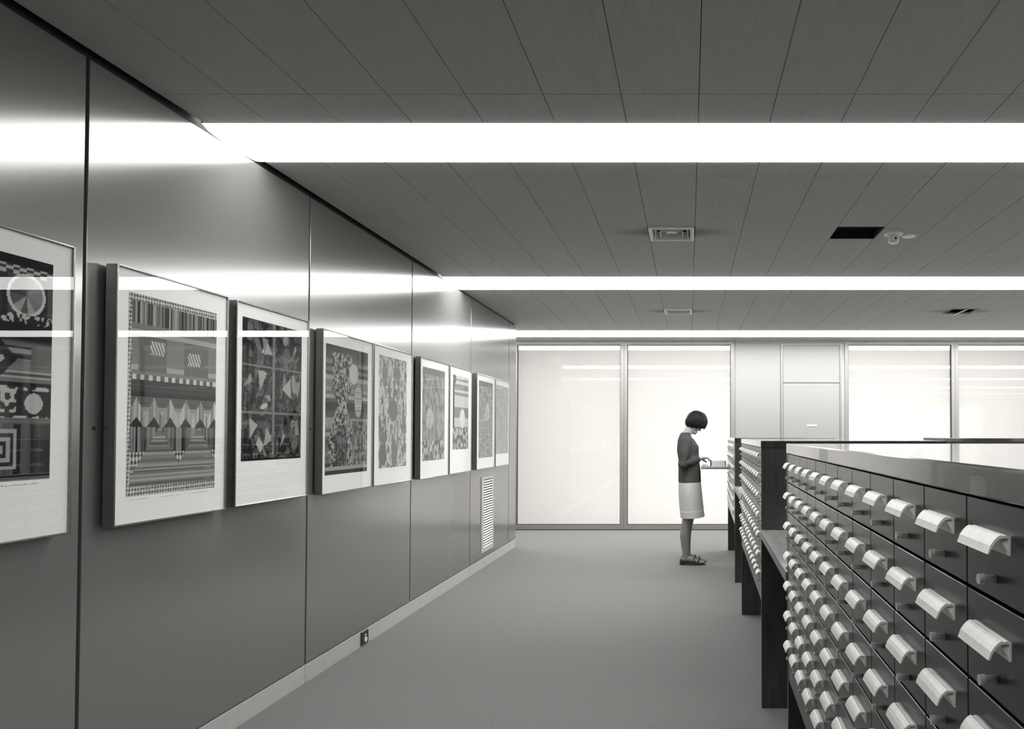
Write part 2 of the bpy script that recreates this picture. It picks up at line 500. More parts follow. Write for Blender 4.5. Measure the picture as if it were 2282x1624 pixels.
# ------------------------------------------------------------------ wall grille, socket
t = tag(empty('wall_grille', (WX, 7.61, 0.16)), 'tall narrow white louvred air grille low on the left display wall', 'grille')
gw, gh = 0.225, 0.775
boxes('grille_frame', [((0, -gw, 0), (0.008, -gw + 0.07, gh)), ((0, gw - 0.045, 0), (0.008, gw, gh)),
                       ((0, -gw + 0.07, 0), (0.008, gw - 0.045, 0.045)), ((0, -gw + 0.07, gh - 0.03), (0.008, gw - 0.045, gh))], M['skirting'], t)
box('grille_back', (0.0005, -gw + 0.07, 0.045), (0.0015, gw - 0.045, gh - 0.03), M['black'], t)
ns = 27
bm = bmesh.new()
vs = [bm.verts.new(p) for p in ((0.002, -gw + 0.07, 0.011), (0.002, gw - 0.045, 0.011), (0.010, gw - 0.045, 0.0), (0.010, -gw + 0.07, 0.0),
                               (0.002, -gw + 0.07, 0.013), (0.002, gw - 0.045, 0.013), (0.010, gw - 0.045, 0.002), (0.010, -gw + 0.07, 0.002))]
for f in ((0, 1, 2, 3), (4, 7, 6, 5), (0, 4, 5, 1), (3, 2, 6, 7), (0, 3, 7, 4), (1, 5, 6, 2)):
    bm.faces.new([vs[i] for i in f])
slat = finish(bm, 'slat'); slat.materials.append(M['white_metal'])
for i in range(ns):
    new_obj('slat', slat, None, t, (0, 0, 0.045 + (gh - 0.075) * i / ns + 0.002))

t = tag(empty('wall_socket', (WX - 0.001, 4.745, 0.008)), 'black square socket plate with a pale insert on the skirting', 'socket')
box('plate', (0, -0.05, 0), (0.008, 0.05, 0.086), M['socket'], t, bevel=0.002)
bm = bmesh.new()
cyl_into(bm, (0.008, 0.002, 0.03), (0.014, 0.002, 0.03), 0.017, n=16); cyl_into(bm, (0.008, 0.002, 0.056), (0.012, 0.002, 0.056), 0.009, n=14)
box_into(bm, (0.008, -0.006, 0.028), (0.012, 0.010, 0.056))
new_obj('insert', finish(bm, 'insert'), M['white_metal'], t)

# small dark fixing holes in the panels
for y, z in ((2.573, 1.392), (4.045, 1.40)):
    bm = bmesh.new(); cyl_into(bm, (WX - 0.004, y, z), (WX + 0.0006, y, z), 0.008, n=14)
    new_obj('fixing_hole', finish(bm, 'fixing_hole'), M['black'], wall_left)

# ------------------------------------------------------------------ framed prints
def stripes(x, n, seed, lo, hi):
    r = np.random.RandomState(seed)
    tab = r.uniform(lo, hi, 4096)
    return tab[(np.floor(x * n).astype(int)) % 4096]

def vnoise(u, v, f, seed, g=64):
    r = np.random.RandomState(seed)
    t = r.rand(g, g)
    x = u * f; y = v * f
    xi = np.floor(x).astype(int); yi = np.floor(y).astype(int)
    fx = x - xi; fy = y - yi
    fx = fx * fx * (3 - 2 * fx); fy = fy * fy * (3 - 2 * fy)
    a = t[xi % g, yi % g]; b = t[(xi + 1) % g, yi % g]; c = t[xi % g, (yi + 1) % g]; d = t[(xi + 1) % g, (yi + 1) % g]
    return (a * (1 - fx) + b * fx) * (1 - fy) + (c * (1 - fx) + d * fx) * fy

def fbm(u, v, f, seed):
    return 0.55 * vnoise(u, v, f, seed) + 0.3 * vnoise(u, v, f * 2.3, seed + 1) + 0.15 * vnoise(u, v, f * 5, seed + 2)

def checker(u, v, nu, nv):
    return ((np.floor(u * nu) + np.floor(v * nv)) % 2)

def art_bands_circles(u, v):          # dark bands, a row of discs, checks, nested squares
    c = np.full(u.shape, 0.05)
    b = v > 0.955; c[b] = 0.02
    b = (v > 0.915) & (v <= 0.955); c[b] = 0.06 + 0.35 * checker(u, v, 22, 60)[b]
    b = (v > 0.745) & (v <= 0.915); c[b] = stripes(u, 30, 3, 0.02, 0.1)[b]
    for cx in (0.18, 0.5, 0.82):
        r = np.hypot((u - cx) * 0.52, (v - 0.83) * 0.69)
        a = np.arctan2(v - 0.83, u - cx)
        ring = np.abs(r - 0.062) < 0.005; c[ring] = 0.5
        ins = r < 0.057; c[ins] = 0.05 + 0.28 * stripes((a[ins] + 3.2) / 6.4, 11, 5, 0, 1)
    b = (v > 0.70) & (v <= 0.745); c[b] = (0.04 + 0.4 * (vnoise(u, v, 60, 8) > 0.6))[b]
    b = (v > 0.63) & (v <= 0.70); c[b] = 0.03
    b = (v > 0.44) & (v <= 0.63); c[b] = stripes(v, 90, 12, 0.03, 0.35)[b]
    d = np.abs(u - 0.62) * 0.75 + np.abs(v - 0.54)
    b = d < 0.11; c[b] = 0.03
    b = d < 0.05; c[b] = 0.35 * checker(u, v, 14, 20)[b] + 0.04
    b = (v > 0.50) & (v < 0.61) & (u > 0.86); c[b] = 0.14
    b = (v > 0.42) & (v <= 0.44); c[b] = 0.03
    b = (v > 0.28) & (v <= 0.42); c[b] = 0.05 + 0.38 * (vnoise(u, v * 2, 34, 5) > 0.55)[b]
    b = (v > 0.29) & (v < 0.40) & (u > 0.76); c[b] = 0.04
    r = np.hypot((u - 0.88) * 0.52, (v - 0.345) * 0.69); b = r < 0.032; c[b] = 0.42
    b = (v > 0.25) & (v <= 0.28); c[b] = stripes(v, 150, 4, 0.03, 0.25)[b]
    b = (v <= 0.25) & (v > 0.03); c[b] = stripes(u, 44, 9, 0.015, 0.12)[b]
    d = np.maximum(np.abs(u - 0.66) * 0.55, np.abs(v - 0.14) * 0.69)
    b = d < 0.062; c[b] = (0.05 + 0.28 * ((np.floor(d / 0.0125) % 2) == 0))[b]
    b = v <= 0.03; c[b] = stripes(v, 200, 6, 0.02, 0.2)[b]
    return c

def art_stripes_zigzag(u, v):         # striped bands, a zigzag and two stepped triangles
    c = 0.06 + stripes(v, 95, 21, 0.05, 0.40)
    b = (v > 0.965) | (v < 0.045) | (u < 0.03); c[b] = (0.14 + 0.4 * (checker(u + v * 1.3, v - u * 0.7, 34, 50)))[b]
    b = (v > 0.855) & (v <= 0.965) & (u > 0.03); c[b] = stripes(u, 62, 33, 0.02, 0.34)[b]
    b = (v > 0.60) & (v <= 0.855) & (u > 0.03); c[b] = 0.20 + 0.14 * (stripes(v, 40, 2, 0, 1)[b] > 0.55)
    b = (v > 0.62) & (v < 0.80) & (np.abs(((u * 2.0) % 1.0) - 0.5) < 0.3); c[b] = 0.15
    for cx, cy in ((0.3, 0.74), (0.72, 0.71)):
        b = (np.abs(u - cx) < 0.075) & (np.abs(v - cy) < 0.035); c[b] = (0.16 + 0.42 * (((u + v * 0.8) * 30) % 1 > 0.55))[b]
    b = (v > 0.575) & (v <= 0.60) & (u > 0.03); c[b] = (0.12 + 0.4 * ((u * 12) % 1 > 0.5))[b]
    b = (v > 0.44) & (v <= 0.575) & (u > 0.03); c[b] = stripes(v, 130, 41, 0.02, 0.13)[b]
    ph = np.abs(((u * 5.6) % 1) - 0.5) * 2
    b = (v > 0.34) & (v < 0.39 + 0.10 * (1 - ph)) & (u > 0.03); c[b] = (0.14 + 0.36 * stripes(u, 46, 51, 0, 1))[b]
    b = (v > 0.34) & (v < 0.34 + 0.05 * (1 - ph) * 1.3 - 0.012); c[b] = 0.035
    b = (v > 0.215) & (v <= 0.34) & (u > 0.03); c[b] = stripes(u, 58, 61, 0.03, 0.26)[b]
    b = (v > 0.15) & (v <= 0.215) & (u > 0.03); c[b] = (0.1 + 0.45 * checker(u + v, u - v, 30, 30))[b]
    for cx in (0.33, 0.78):
        b = (v > 0.11) & (v < 0.335) & (np.abs(u - cx) < 0.26 * (0.345 - v) / 0.22); c[b] = stripes(v, 120, 71, 0.10, 0.33)[b]
    return c

def art_six_cells(u, v):              # dark sheet in six cells with scattered light shapes
    c = 0.012 + 0.07 * (fbm(u, v, 16, 3) > 0.55) + 0.05 * (fbm(u, v, 30, 13) > 0.6)
    rs = np.random.RandomState(5)
    for i in range(2):
        for j in range(3):
            x0, x1, y0, y1 = i * 0.5, i * 0.5 + 0.5, j / 3.0, (j + 1) / 3.0
            inside = (u > x0 + 0.03) & (u < x1 - 0.03) & (v > y0 + 0.02) & (v < y1 - 0.02)
            for k in range(5):
                cx, cy = rs.uniform(x0 + 0.08, x1 - 0.08), rs.uniform(y0 + 0.05, y1 - 0.05)
                a = rs.uniform(0, 3.1); w, h = rs.uniform(0.02, 0.08), rs.uniform(0.03, 0.09)
                p = (u - cx) * math.cos(a) + (v - cy) * math.sin(a); q = -(u - cx) * math.sin(a) + (v - cy) * math.cos(a)
                kind = rs.randint(3)
                if kind == 0: s = (np.abs(p) < w) & (np.abs(q) < h)
                elif kind == 1: s = (p / w) ** 2 + (q / h) ** 2 < 1
                else: s = (np.abs(p) < w * (0.5 - q / (2 * h))) & (np.abs(q) < h)
                tone = rs.uniform(0.05, 0.42)
                val = np.where(((p * 60) % 1) > 0.45, tone, 0.03) if k == 2 else np.full(u.shape, tone)
                s = s & inside; c[s] = val[s]
    grid = (np.abs(u - 0.5) < 0.022) | (np.abs((v * 3) % 1) < 0.045) & (v > 0.1)
    c[grid] = 0.13 + 0.08 * vnoise(u, v, 40, 9)[grid]
    c[v < 0.015] = 0.03
    return c

def art_mottled_column(u, v):         # dark horizontal bars with a speckled upright mass and a disc
    c = stripes(v, 34, 15, 0.03, 0.30)
    b = v > 0.9; c[b] = 0.08
    w = 0.20 + 0.10 * (vnoise(u * 0, v, 9, 4) - 0.5) + 0.06 * np.sin(v * 9)
    b = (np.abs(u - 0.36) < w) & (v > 0.06) & (v < 0.95)
    c[b] = (0.03 + 0.30 * (fbm(u, v, 52, 6) > 0.52))[b]
    b = (np.abs(u - 0.36) < w * 0.5) & (v < 0.38) & (v > 0.06); c[b] = (0.02 + 0.12 * (fbm(u, v, 44, 8) > 0.55))[b]
    r = np.hypot((u - 0.64) * 0.54, (v - 0.80) * 0.754); c[r < 0.062] = 0.42
    r = np.hypot((u - 0.76) * 0.9, (v - 0.58) * 0.62); b = r < 0.085; c[b] = (0.2 + 0.3 * ((v * 60) % 1 > 0.5))[b]
    b = (u > 0.6) & (v < 0.42) & (v > 0.05); c[b] = (0.08 + 0.16 * (fbm(u, v, 40, 28) > 0.5))[b]
    b = v < 0.035; c[b] = 0.03
    b = (v > 0.035) & (v < 0.06); c[b] = 0.3
    return c

def art_pale_shapes(u, v):
    n = fbm(u * 1.5, v * 0.9, 13, 17)
    c = np.where(n > 0.56, 0.16, 0.50)
    c = np.where(n < 0.36, 0.26, c)
    c = c + 0.10 * (vnoise(u, v, 40, 3) - 0.5)
    for cx, cy, w, h, t in ((0.5, 0.52, 0.17, 0.10, 0.16), (0.2, 0.84, 0.1, 0.09, 0.2), (0.62, 0.86, 0.14, 0.08, 0.2), (0.14, 0.12, 0.13, 0.1, 0.12), (0.55, 0.12, 0.1, 0.14, 0.16), (0.16, 0.27, 0.14, 0.05, 0.15)):
        b = ((u - cx) / w) ** 2 + ((v - cy) / h) ** 2 < 1; c[b] = t
    return c

def art_soft_field(u, v):
    c = 0.22 + 0.16 * (fbm(u, v, 14, 23) - 0.5) * 2
    b = v < 0.22; c[b] = (0.10 + 0.28 * (vnoise(u, v, 26, 4) > 0.5))[b]
    b = v > 0.93; c[b] = 0.15
    r = np.hypot(u - 0.3, (v - 0.45) * 1.4); c[r < 0.16] += 0.14
    return c

def art_post_and_bars(u, v):
    c = 0.2 + 0.25 * (stripes(v, 26, 44, 0, 1) > 0.5) + 0.06 * (fbm(u, v, 20, 3) - 0.5)
    b = (u < 0.10) & (v > 0.1); c[b] = 0.05
    r = np.hypot((u - 0.1) * 0.45, (v - 0.95) * 0.66); c[r < 0.045] = 0.1
    b = v < 0.28; c[b] = (0.10 + 0.3 * (fbm(u, v, 18, 5) > 0.52))[b]
    r = np.hypot((u - 0.6), (v - 0.42) * 1.3); c[r < 0.17] = 0.55
    return c

def art_speckle(u, v):
    c = 0.24 + 0.30 * (vnoise(u, v, 46, 31) - 0.5) + 0.12 * (fbm(u, v, 8, 7) - 0.5)
    r = np.hypot(u - 0.6, (v - 0.6) * 1.4); c[r < 0.17] += 0.14
    b = v > 0.93; c[b] = 0.14
    return c

def art_fine_grain(u, v):
    c = 0.34 + 0.22 * (vnoise(u, v, 50, 37) - 0.5) + 0.10 * (fbm(u, v, 8, 47) - 0.5)
    return c

art_mat = bpy.data.materials.new('printed_sheet'); art_mat.use_nodes = True
_nt = art_mat.node_tree; _b = _nt.nodes['Principled BSDF']; _b.inputs['Roughness'].default_value = 0.8; _b.inputs['Specular IOR Level'].default_value = 0.1
_a = _nt.nodes.new('ShaderNodeVertexColor'); _a.layer_name = 'print'
_nt.links.new(_a.outputs['Color'], _b.inputs['Base Color'])

def print_mesh(fn, y0, y1, z0, z1, nu, nv):
    uu, vv = np.meshgrid(np.linspace(0, 1, nu + 1), np.linspace(0, 1, nv + 1))
    co = np.zeros((nu + 1) * (nv + 1) * 3).reshape(-1, 3)
    co[:, 1] = y0 + (y1 - y0) * uu.ravel(); co[:, 2] = z0 + (z1 - z0) * vv.ravel()
    idx = np.arange((nu + 1) * (nv + 1)).reshape(nv + 1, nu + 1)
    q = np.stack([idx[:-1, :-1], idx[:-1, 1:], idx[1:, 1:], idx[1:, :-1]], -1).reshape(-1, 4)
    me = bpy.data.meshes.new('print')
    me.vertices.add(len(co)); me.vertices.foreach_set('co', co.ravel())
    me.loops.add(q.size); me.loops.foreach_set('vertex_index', q.ravel().astype(np.int32))
    me.polygons.add(len(q)); me.polygons.foreach_set('loop_start', (np.arange(len(q)) * 4).astype(np.int32))
    me.update(calc_edges=True)
    at = me.color_attributes.new('print', 'FLOAT_COLOR', 'POINT')
    c = np.clip(fn(uu.copy(), vv.copy()), 0.01, 0.7).ravel()
    c = np.clip(c * 0.95 - 0.026, 0.004, 0.7)
    col = np.stack([c, c * 0.988, c * 0.962, np.ones_like(c)], -1)
    at.data.foreach_set('color', col.ravel().astype(np.float32))
    me.materials.append(art_mat)
    return me

XF = 0.059     # stand-off of the frame front from the wall
def framed(y0, y1, z0, z1, py0, py1, pz0, pz1, fn, res, label, scribble=True):
    """glazed box frame hung on the left wall; all numbers are wall positions in metres"""
    t = tag(empty('framed_print', (WX, y0, z0)), label, 'framed print', 'framed prints on the left wall')
    w, h = y1 - y0, z1 - z0
    b = 0.007
    bm = bmesh.new()
    for lo, hi in (((0.014, 0, 0), (XF, b, h)), ((0.014, w - b, 0), (XF, w, h)), ((0.014, b, 0), (XF, w - b, b)), ((0.014, b, h - b), (XF, w - b, h))):
        box_into(bm, lo, hi, 0.0025)
    new_obj('frame', finish(bm, 'frame'), M['pic_frame'], t)
    boxes('hanging_batten', [((0, 0.03, 0.02), (0.0139, w - 0.03, 0.06)), ((0, 0.03, h - 0.06), (0.0139, w - 0.03, h - 0.02)),
                             ((0, 0.03, 0.06), (0.0139, 0.05, h - 0.06)), ((0, w - 0.05, 0.06), (0.0139, w - 0.03, h - 0.06))], M['batten'], t)
    box('mount_board', (0.046, b, b), (0.050, w - b, h - b), M['mount'], t)
    p = new_obj('print', print_mesh(fn, py0 - y0, py1 - y0, pz0 - z0, pz1 - z0, *res), None, t, (0.0505, 0, 0))
    box('picture_glass', (0.0555, b, b), (0.0570, w - b, h - b), M['pic_glass'], t)
    if scribble:
        rs = random.Random(int(y0 * 100))
        bm = bmesh.new()
        for (s, e) in ((0.04, 0.24), (0.34, 0.56), (0.68, 0.92)):
            yy = py0 - y0 + (py1 - py0) * s; end = py0 - y0 + (py1 - py0) * e
            zz = pz0 - z0 - 0.014
            while yy < end:
                d = rs.uniform(0.003, 0.010); r = rs.uniform(0.002, 0.006)
                box_into(bm, (0.0502, yy, zz), (0.0506, yy + d, zz + 0.0012))
                if rs.random() < 0.6: box_into(bm, (0.0502, yy, zz), (0.0506, yy + 0.001, zz + r))
                yy += d + rs.uniform(0.002, 0.008)
        tag(new_obj('pencil_inscription', finish(bm, 'pencil_inscription'), M['ink'], t), kind='stuff')   # hairline strokes
    return t

FZ0, FZ1 = 1.032, 1.978
framed(1.775, 2.419, 1.040, 1.998, 1.83, 2.341, 1.228, 1.92, art_bands_circles, (150, 220), 'framed dark print of stacked bands with discs, checks and nested squares')
framed(2.596, 3.227, 1.036, 1.986, 2.660, 3.156, 1.140, 1.898, art_stripes_zigzag, (150, 230), 'framed grey print of striped bands with a zigzag and two triangles')
framed(3.287, 3.916, 1.040, 1.985, 3.339, 3.852, 1.246, 1.918, art_six_cells, (120, 170), 'framed near-black print divided into six cells of light shapes', False)
framed(4.065, 4.718, 1.030, 1.968, 4.110, 4.649, 1.137, 1.891, art_mottled_column, (90, 140), 'framed dark print with a speckled upright mass and a pale disc', False)
framed(4.731, 5.393, 1.030, 1.968, 4.818, 5.290, 1.1425, 1.903, art_pale_shapes, (70, 110), 'framed pale print of loose grey shapes, right of the speckled dark print')
framed(5.547, 6.214, 1.025, 1.970, 5.606, 6.120, 1.163, 1.900, art_soft_field, (60, 90), 'framed soft grey print with a darker busy band along its bottom', False)
framed(6.232, 6.867, 1.025, 1.970, 6.330, 6.777, 1.237, 1.897, art_post_and_bars, (60, 90), 'framed print with a dark post at its left edge and light bars', False)
framed(7.028, 7.690, 1.025, 1.968, 7.112, 7.617, 1.137, 1.905, art_speckle, (60, 90), 'framed speckled grey print hanging above the louvred wall grille', False)
framed(7.711, 8.313, 1.025, 1.968, 7.75, 8.270, 1.160, 1.905, art_fine_grain, (50, 80), 'framed pale fine-grained print at the window end of the left wall', False)

# ------------------------------------------------------------------ card catalogue cabinets
ROWANG = -math.atan(0.02)
def face_x(y): return 0.292 + 0.02 * y
TOPZ, LEN, DEP = 1.338, 1.90, 0.93
COLN, ROWN = 12, 7
CW = (LEN - 0.04) / COLN
R0 = 1.3025      # top of first drawer row
RP = 0.1005

def pull_mesh():
    bm = bmesh.new()
    prof = [(0, 0.000), (-0.004, 0.0015), (-0.007, 0.0008), (-0.0095, 0.0016), (-0.0125, 0.0), (-0.016, -0.0035), (-0.0195, -0.0085), (-0.0215, -0.014), (-0.0225, -0.0165),
            (-0.0205, -0.0165), (-0.0195, -0.0135), (-0.0175, -0.0095), (-0.0145, -0.0055), (-0.011, -0.0025), (-0.006, -0.0012), (-0.0022, -0.0015), (-0.0022, -0.018), (0, -0.018)]
    hw = 0.041
    A = [bm.verts.new((x, -hw, z)) for x, z in prof]; B = [bm.verts.new((x, hw, z)) for x, z in prof]
    n = len(prof)
    for i in range(n):
        j = (i + 1) % n
        bm.faces.new((A[i], A[j], B[j], B[i]))
    bm.faces.new(A); bm.faces.new(B)
    # end webs near the face
    for s in (-1, 1):
        y = s * (hw - 0.0012)
        v = [bm.verts.new((x, y, z)) for x, z in ((-0.002, -0.002), (-0.010, -0.0025), (-0.002, -0.015))]
        bm.faces.new(v)
    me = finish(bm, 'drawer_pull'); me.materials.append(M['pull'])
    return me
PULL = pull_mesh()
bm = bmesh.new(); cyl_into(bm, (0, 0, 0), (-0.011, 0, 0), 0.0046, n=12); cyl_into(bm, (-0.011, 0, 0), (-0.017, 0, 0), 0.0058, 0.0054, n=12)
KNOB = finish(bm, 'rod_knob'); KNOB.materials.append(M['knob'])
bm = bmesh.new(); box_into(bm, (0, -CW / 2 + 0.0014, -RP + 0.0032), (0.018, CW / 2 - 0.0014, -0.0010), 0.0008)
DRAWER = finish(bm, 'drawer'); DRAWER.materials.append(M['wood_face'])

def cabinet(y0, label, xoff=0.0, drawers=True, skip=(), LEN=LEN):
    t = tag(empty('card_catalogue_cabinet', (face_x(y0) + xoff, y0, 0), ROWANG), label, 'card cabinet', 'card catalogue cabinets')
    box('top', (-0.002, -0.002, R0 + 0.002), (DEP + 0.002, LEN + 0.002, TOPZ), M['wood_top'], t, bevel=0.002)
    for a in (0, LEN - 0.02):
        box('end_panel', (0, a, 0), (DEP, a + 0.02, R0 + 0.0015), M['wood'], t, bevel=0.0015)
    bot = R0 - ROWN * RP
    box('carcass', (0.02, 0.0205, bot - 0.05), (DEP - 0.02, LEN - 0.0205, R0), M['black'], t)
    box('bottom_rail', (0.002, 0.0205, bot - 0.072), (0.02, LEN - 0.0205, bot - 0.003), M['wood'], t, bevel=0.001)
    box('rear_face', (DEP - 0.02, 0.0205, bot - 0.072), (DEP - 0.002, LEN - 0.0205, R0), M['wood'], t)
    if drawers:
        for r in range(ROWN):
            for c in range(COLN):
                if (r, c) in skip: continue
                d = new_obj('drawer', DRAWER, None, t, (0.001, 0.02 + CW * (c + 0.5), R0 - RP * r))
                new_obj('drawer_pull', PULL, None, d, (0.0, 0.003, -0.030))
                new_obj('rod_knob', KNOB, None, d, (0.0, 0, -RP + 0.023))
    return t

YA = 2.533 - LEN
YBn = 3.655
YC = 6.725
cabA = cabinet(YA, 'long dark wooden card catalogue cabinet standing farthest from the glazed wall')
cabB = cabinet(YBn, 'dark wooden card catalogue cabinet in the middle of the row, between two low shelves')
cabC = cabinet(YC, 'dark wooden card catalogue cabinet the woman stands at, with a reference slide pulled out')
cabinet(YC - 0.02, 'dark wooden cabinet of the second row, its top showing behind the polished cabinet top', xoff=1.947, drawers=False, LEN=0.66)
# pulled-out reference slide on the cabinet the woman uses
sl_y = 7.74 - YC
box('reference_slide', (-0.315, sl_y - 0.17, 1.008), (0.03, sl_y + 0.17, 1.028), M['shelf_wood'], cabC, bevel=0.002)

def low_shelf(y0, y1, label):
    t = tag(empty('consultation_shelf', (face_x(y0), y0, 0), ROWANG), label, 'shelf', 'low shelves between the cabinets')
    L = (y1 - y0) / math.cos(ROWANG)
    box('board', (0.0, 0.004, 0.872), (DEP, L - 0.004, 0.890), M['shelf_wood'], t)
    box('front_edge', (-0.004, 0.004, 0.852), (0.012, L - 0.004, 0.891), M['shelf_wood'], t, bevel=0.001)
    for a in (0.004, L - 0.034):
        box('support_cleat', (0.03, a, 0.84), (DEP - 0.03, a + 0.03, 0.8715), M['wood'], t)
    return t
low_shelf(YA + LEN, YBn, 'low wooden shelf bridging the gap between the polished-top cabinet and the middle cabinet')
low_shelf(YBn + LEN, YC, 'low wooden shelf bridging the gap next to the cabinet the woman uses')

# card tray and cards on the slide
SX = face_x(7.74)
t = tag(empty('card_tray', (0.228, 7.73, 1.0282)), 'small pale card tray full of index cards on the pulled-out slide', 'card tray')
box('tray_base', (0, -0.07, 0), (0.165, 0.07, 0.008), M['tray'], t)
box('tray_side', (0.012, -0.07, 0.008), (0.155, -0.063, 0.06), M['tray'], t); box('tray_side', (0.012, 0.063, 0.008), (0.155, 0.07, 0.06), M['tray'], t)
box('tray_front', (0.0, -0.072, 0.008), (0.012, 0.072, 0.07), M['wood'], t, bevel=0.002)
box('tray_back', (0.155, -0.07, 0.008), (0.165, 0.07, 0.062), M['wood'], t)
cm = None
for i in range(22):
    if cm is None:
        bm = bmesh.new(); box_into(bm, (0, -0.061, 0), (0.0045, 0.061, 0.058)); cm = finish(bm, 'index_card'); cm.materials.append(M['card'])
    o = new_obj('index_card', cm, None, t, (0.016 + i * 0.006, 0, 0.008 + random.uniform(0, 0.004)))
bm = bmesh.new()
for i in range(4): box_into(bm, (random.uniform(-.002, .002), -0.06, i * 0.005), (0.055 + random.uniform(-.002, .002), 0.06, i * 0.005 + 0.0046))
tag(new_obj('index_card_stack', finish(bm, 'index_card_stack'), M['card'], None, (0.145, 7.74, 1.0282)), 'small stack of white index cards under the woman\'s hands', 'cards')

# ------------------------------------------------------------------ the woman
def blob(bm, loc, rad, rot=None, u=20, v=14, fn=None):
    m = Matrix.Translation(loc) @ (rot if rot is not None else Matrix.Identity(4)) @ Matrix.Diagonal((*rad, 1))
    r = bmesh.ops.create_uvsphere(bm, u_segments=u, v_segments=v, radius=1.0)
    for vtx in r['verts']:
        if fn: vtx.co = fn(vtx.co)
        vtx.co = m @ vtx.co

def tube(bm, pts, rads, n=14):
    """capped tube with smooth orientation through the points; a radius may be (r_side, r_front)"""
    P = [Vector(p) for p in pts]
    rings = []
    up = Vector((0, 1, 0))
    for i, p in enumerate(P):
        d = (P[min(i + 1, len(P) - 1)] - P[max(i - 1, 0)]).normalized()
        a = up - d * up.dot(d)
        if a.length < 1e-3: a = Vector((1, 0, 0)) - d * d.x
        a.normalize(); b = d.cross(a)
        r = rads[i]
        ra, rb = (r, r) if not isinstance(r, tuple) else r
        rings.append([bm.verts.new(p + a * (ra * math.cos(2 * math.pi * k / n)) + b * (rb * math.sin(2 * math.pi * k / n))) for k in range(n)])
    for A, B in zip(rings[:-1], rings[1:]):
        for k in range(n):
            j = (k + 1) % n
            bm.faces.new((A[k], A[j], B[j], B[k]))
    for R, s in ((rings[0], -1), (rings[-1], 1)):
        c = bm.verts.new(sum((v.co for v in R), Vector()) / n)
        for k in range(n):
            bm.faces.new((R[k], R[(k + 1) % n], c) if s > 0 else (R[(k + 1) % n], R[k], c))

def hrings(bm, rings, n=28, cap=True, tilt=0.0):
    """rings: (z, xc, rx, ry)"""
    L = []
    for z, xc, rx, ry in rings:
        L.append([bm.verts.new((xc + rx * math.cos(2 * math.pi * k / n), ry * math.sin(2 * math.pi * k / n), z + tilt * math.cos(2 * math.pi * k / n))) for k in range(n)])
    for A, B in zip(L[:-1], L[1:]):
        for k in range(n):
            j = (k + 1) % n
            bm.faces.new((A[k], A[j], B[j], B[k]))
    if cap:
        bm.faces.new(list(reversed(L[0]))); bm.faces.new(L[-1])

def remeshed(name, bm, m, parent, voxel, smooth=4):
    o = new_obj(name, finish(bm, name, True), m, parent)
    r = o.modifiers.new('fuse', 'REMESH'); r.mode = 'VOXEL'; r.voxel_size = voxel; r.use_smooth_shade = True
    s = o.modifiers.new('smooth', 'SMOOTH'); s.iterations = smooth; s.factor = 0.5
    return o

woman = tag(empty('person', (0.0, 7.73, 0.0)), 'woman in dark sweater and light skirt reading cards at the cabinet, head bowed', 'person')
HM = Matrix.Translation((-0.004, 0, 1.401)) @ Matrix.Rotation(math.radians(30), 4, 'Y')   # head frame: x face, z crown
def H(x, y, z): return HM @ Vector((x, y, z))
HR = Matrix.Rotation(math.radians(30), 4, 'Y')

body = bmesh.new()
# head
blob(body, H(0.0, 0, 0.135), (0.092, 0.072, 0.088), HR)
blob(body, H(0.032, 0, 0.085), (0.052, 0.058, 0.075), HR)
blob(body, H(0.048, 0, 0.032), (0.034, 0.038, 0.030), HR)          # jaw
blob(body, H(0.070, 0, 0.018), (0.014, 0.017, 0.014), HR)          # chin
tube(body, [H(0.078, 0, 0.112), H(0.092, 0, 0.088), H(0.104, 0, 0.073), H(0.088, 0, 0.064)], [0.008, 0.009, 0.0105, 0.008], 10)   # nose
blob(body, H(0.082, 0, 0.045), (0.011, 0.021, 0.006), HR); blob(body, H(0.080, 0, 0.036), (0.010, 0.018, 0.006), HR)            # lips
blob(body, H(0.078, 0, 0.128), (0.012, 0.045, 0.010), HR)          # brow
for s in (-1, 1):
    blob(body, H(0.068, s * 0.031, 0.106), (0.013, 0.015, 0.010), HR)
    blob(body, H(-0.006, s * 0.064, 0.108), (0.018, 0.009, 0.026), HR)
    blob(body, H(0.055, s * 0.036, 0.078), (0.022, 0.020, 0.022), HR)
# neck and torso
tube(body, [(-0.040, 0, 1.33), (-0.018, 0, 1.385), (0.012, 0, 1.43), (0.035, 0, 1.48)], [0.060, 0.050, 0.048, 0.055])
TOR = [(0.80, 0.010, 0.105, 0.160), (0.88, 0.009, 0.108, 0.158), (1.00, 0.006, 0.100, 0.138), (1.10, -0.002, 0.098, 0.135), (1.20, -0.010, 0.105, 0.148),
       (1.26, -0.014, 0.100, 0.156), (1.31, -0.027, 0.080, 0.152), (1.35, -0.038, 0.055, 0.115), (1.375, -0.034, 0.044, 0.065)]
hrings(body, TOR)
ARM = {-1: [(-0.032, -0.150, 1.300), (-0.050, -0.182, 1.18), (-0.062, -0.188, 1.062), (0.030, -0.150, 1.090), (0.112, -0.085, 1.116)],
        1: [(-0.032, 0.150, 1.300), (-0.045, 0.185, 1.18), (-0.050, 0.190, 1.060), (0.040, 0.150, 1.085), (0.118, 0.075, 1.108)]}
